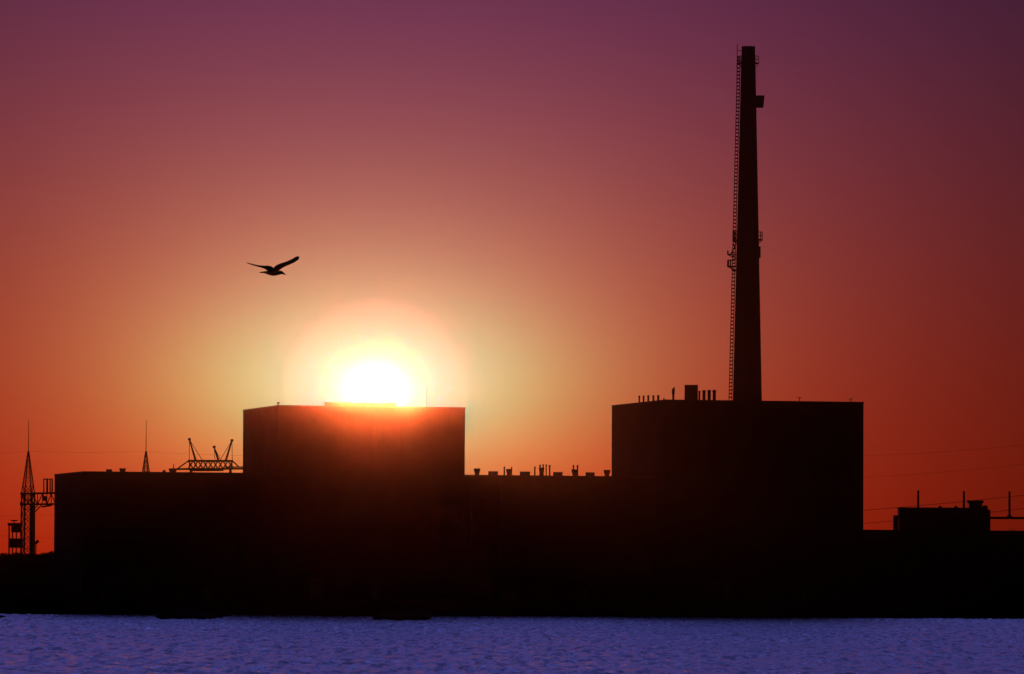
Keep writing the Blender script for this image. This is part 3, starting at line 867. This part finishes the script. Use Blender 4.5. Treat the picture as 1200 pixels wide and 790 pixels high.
# the haze adds its own forward-scattered aureole round the sun; the sky behind it gives only the rest
rho = mth('MAXIMUM', mth('SQRT', mth('ADD', mth('MULTIPLY', x_, x_), mth('MULTIPLY', mth('SUBTRACT', el, SUN_EL), mth('SUBTRACT', el, SUN_EL)))), .0015)
aur = mth('MULTIPLY', mth('POWER', mth('DIVIDE', rho, .0183), -3.1), .53 * SUNE / .25)
low = N.new('ShaderNodeMapRange'); low.interpolation_type = 'SMOOTHSTEP'     # less lit haze below the roof line
low.inputs['From Min'].default_value = SUN_EL - .011; low.inputs['From Max'].default_value = SUN_EL - .001; low.inputs['To Min'].default_value = .45; low.inputs['To Max'].default_value = 1
L.new(el, low.inputs['Value'])
aur = mth('MULTIPLY', aur, low.outputs[0])
ratio = mth('POWER', mth('MAXIMUM', mth('DIVIDE', mth('MINIMUM', aur, 1.0), full[0]), 1.0), .3)
rest = []
for f_, k_, rt in zip(full, (1.0, .131, .032), (1.0, ratio, ratio)):
    g_ = mth('MULTIPLY', f_, rt)
    d_ = mth('SUBTRACT', g_, mth('MULTIPLY', aur, k_)); q_ = mth('MULTIPLY', g_, .4)
    rest.append(mth('MULTIPLY', mth('ADD', d_, mth('SQRT', mth('ADD', mth('MULTIPLY', d_, d_), mth('MULTIPLY', q_, q_)))), .5))
frame_sky = comb(*rest)
# away from the sunset the band darkens towards the night side
away = N.new('ShaderNodeMapRange'); away.interpolation_type = 'SMOOTHSTEP'
away.inputs['From Min'].default_value = .14; away.inputs['From Max'].default_value = .7; away.inputs['To Min'].default_value = 1; away.inputs['To Max'].default_value = .01
L.new(mth('ABSOLUTE', x_), away.inputs['Value'])
band = vscale(frame_sky, away.outputs[0])
# violet-blue sky higher up
up = N.new('ShaderNodeMapRange'); up.interpolation_type = 'SMOOTHSTEP'
up.inputs['From Min'].default_value = .105; up.inputs['From Max'].default_value = .19
L.new(el, up.inputs['Value'])
side = N.new('ShaderNodeMapRange'); side.interpolation_type = 'SMOOTHSTEP'
side.inputs['From Min'].default_value = .0; side.inputs['From Max'].default_value = .75; side.inputs['To Min'].default_value = 1; side.inputs['To Max'].default_value = .006
L.new(mth('ABSOLUTE', x_), side.inputs['Value'])
zen = N.new('ShaderNodeMapRange'); zen.interpolation_type = 'SMOOTHSTEP'
zen.inputs['From Min'].default_value = .16; zen.inputs['From Max'].default_value = .75; zen.inputs['To Min'].default_value = 1; zen.inputs['To Max'].default_value = .03
L.new(el, zen.inputs['Value'])
UPC = (.17, .18, .88)
high = vscale(UPC, mth('MULTIPLY', side.outputs[0], zen.outputs[0]))
mx_ = N.new('ShaderNodeMix'); mx_.data_type = 'VECTOR'
L.new(up.outputs[0], mx_.inputs[0]); L.new(band, mx_.inputs[4]); L.new(high, mx_.inputs[5])
# sun disc (seen through the haze)
disc = N.new('ShaderNodeMapRange'); disc.interpolation_type = 'SMOOTHSTEP'
disc.inputs['From Min'].default_value = .0078; disc.inputs['From Max'].default_value = .0008; disc.inputs['To Min'].default_value = 0; disc.inputs['To Max'].default_value = 1
rs = mth('SQRT', mth('ADD', mth('MULTIPLY', x_, x_), mth('MULTIPLY', mth('SUBTRACT', el, SUN_EL), mth('SUBTRACT', el, SUN_EL))))
L.new(rs, disc.inputs['Value'])
sky = N.new('ShaderNodeTexSky'); sky.sky_type = 'NISHITA'; sky.sun_disc = False
sky.sun_elevation = SUN_EL; sky.sun_rotation = SUN_AZ; sky.air_density = 1; sky.dust_density = 1
tot = vadd(vadd(mx_.outputs[1], vscale((.9, 1.0, 1.1), disc.outputs[0])), vscale(sky.outputs[0], .0004))
bg = N.new('ShaderNodeBackground'); bg.inputs['Strength'].default_value = 1
L.new(tot, bg.inputs['Color'])
wo = N.new('ShaderNodeOutputWorld'); L.new(bg.outputs[0], wo.inputs[0])

# ------------------------------------------------------------------ render settings
scene.view_settings.view_transform = 'Standard'; scene.view_settings.look = 'None'
scene.view_settings.exposure = 0; scene.view_settings.gamma = 1
scene.cycles.volume_bounces = 0
scene.cycles.max_bounces = 4
scene.cycles.use_denoising = True
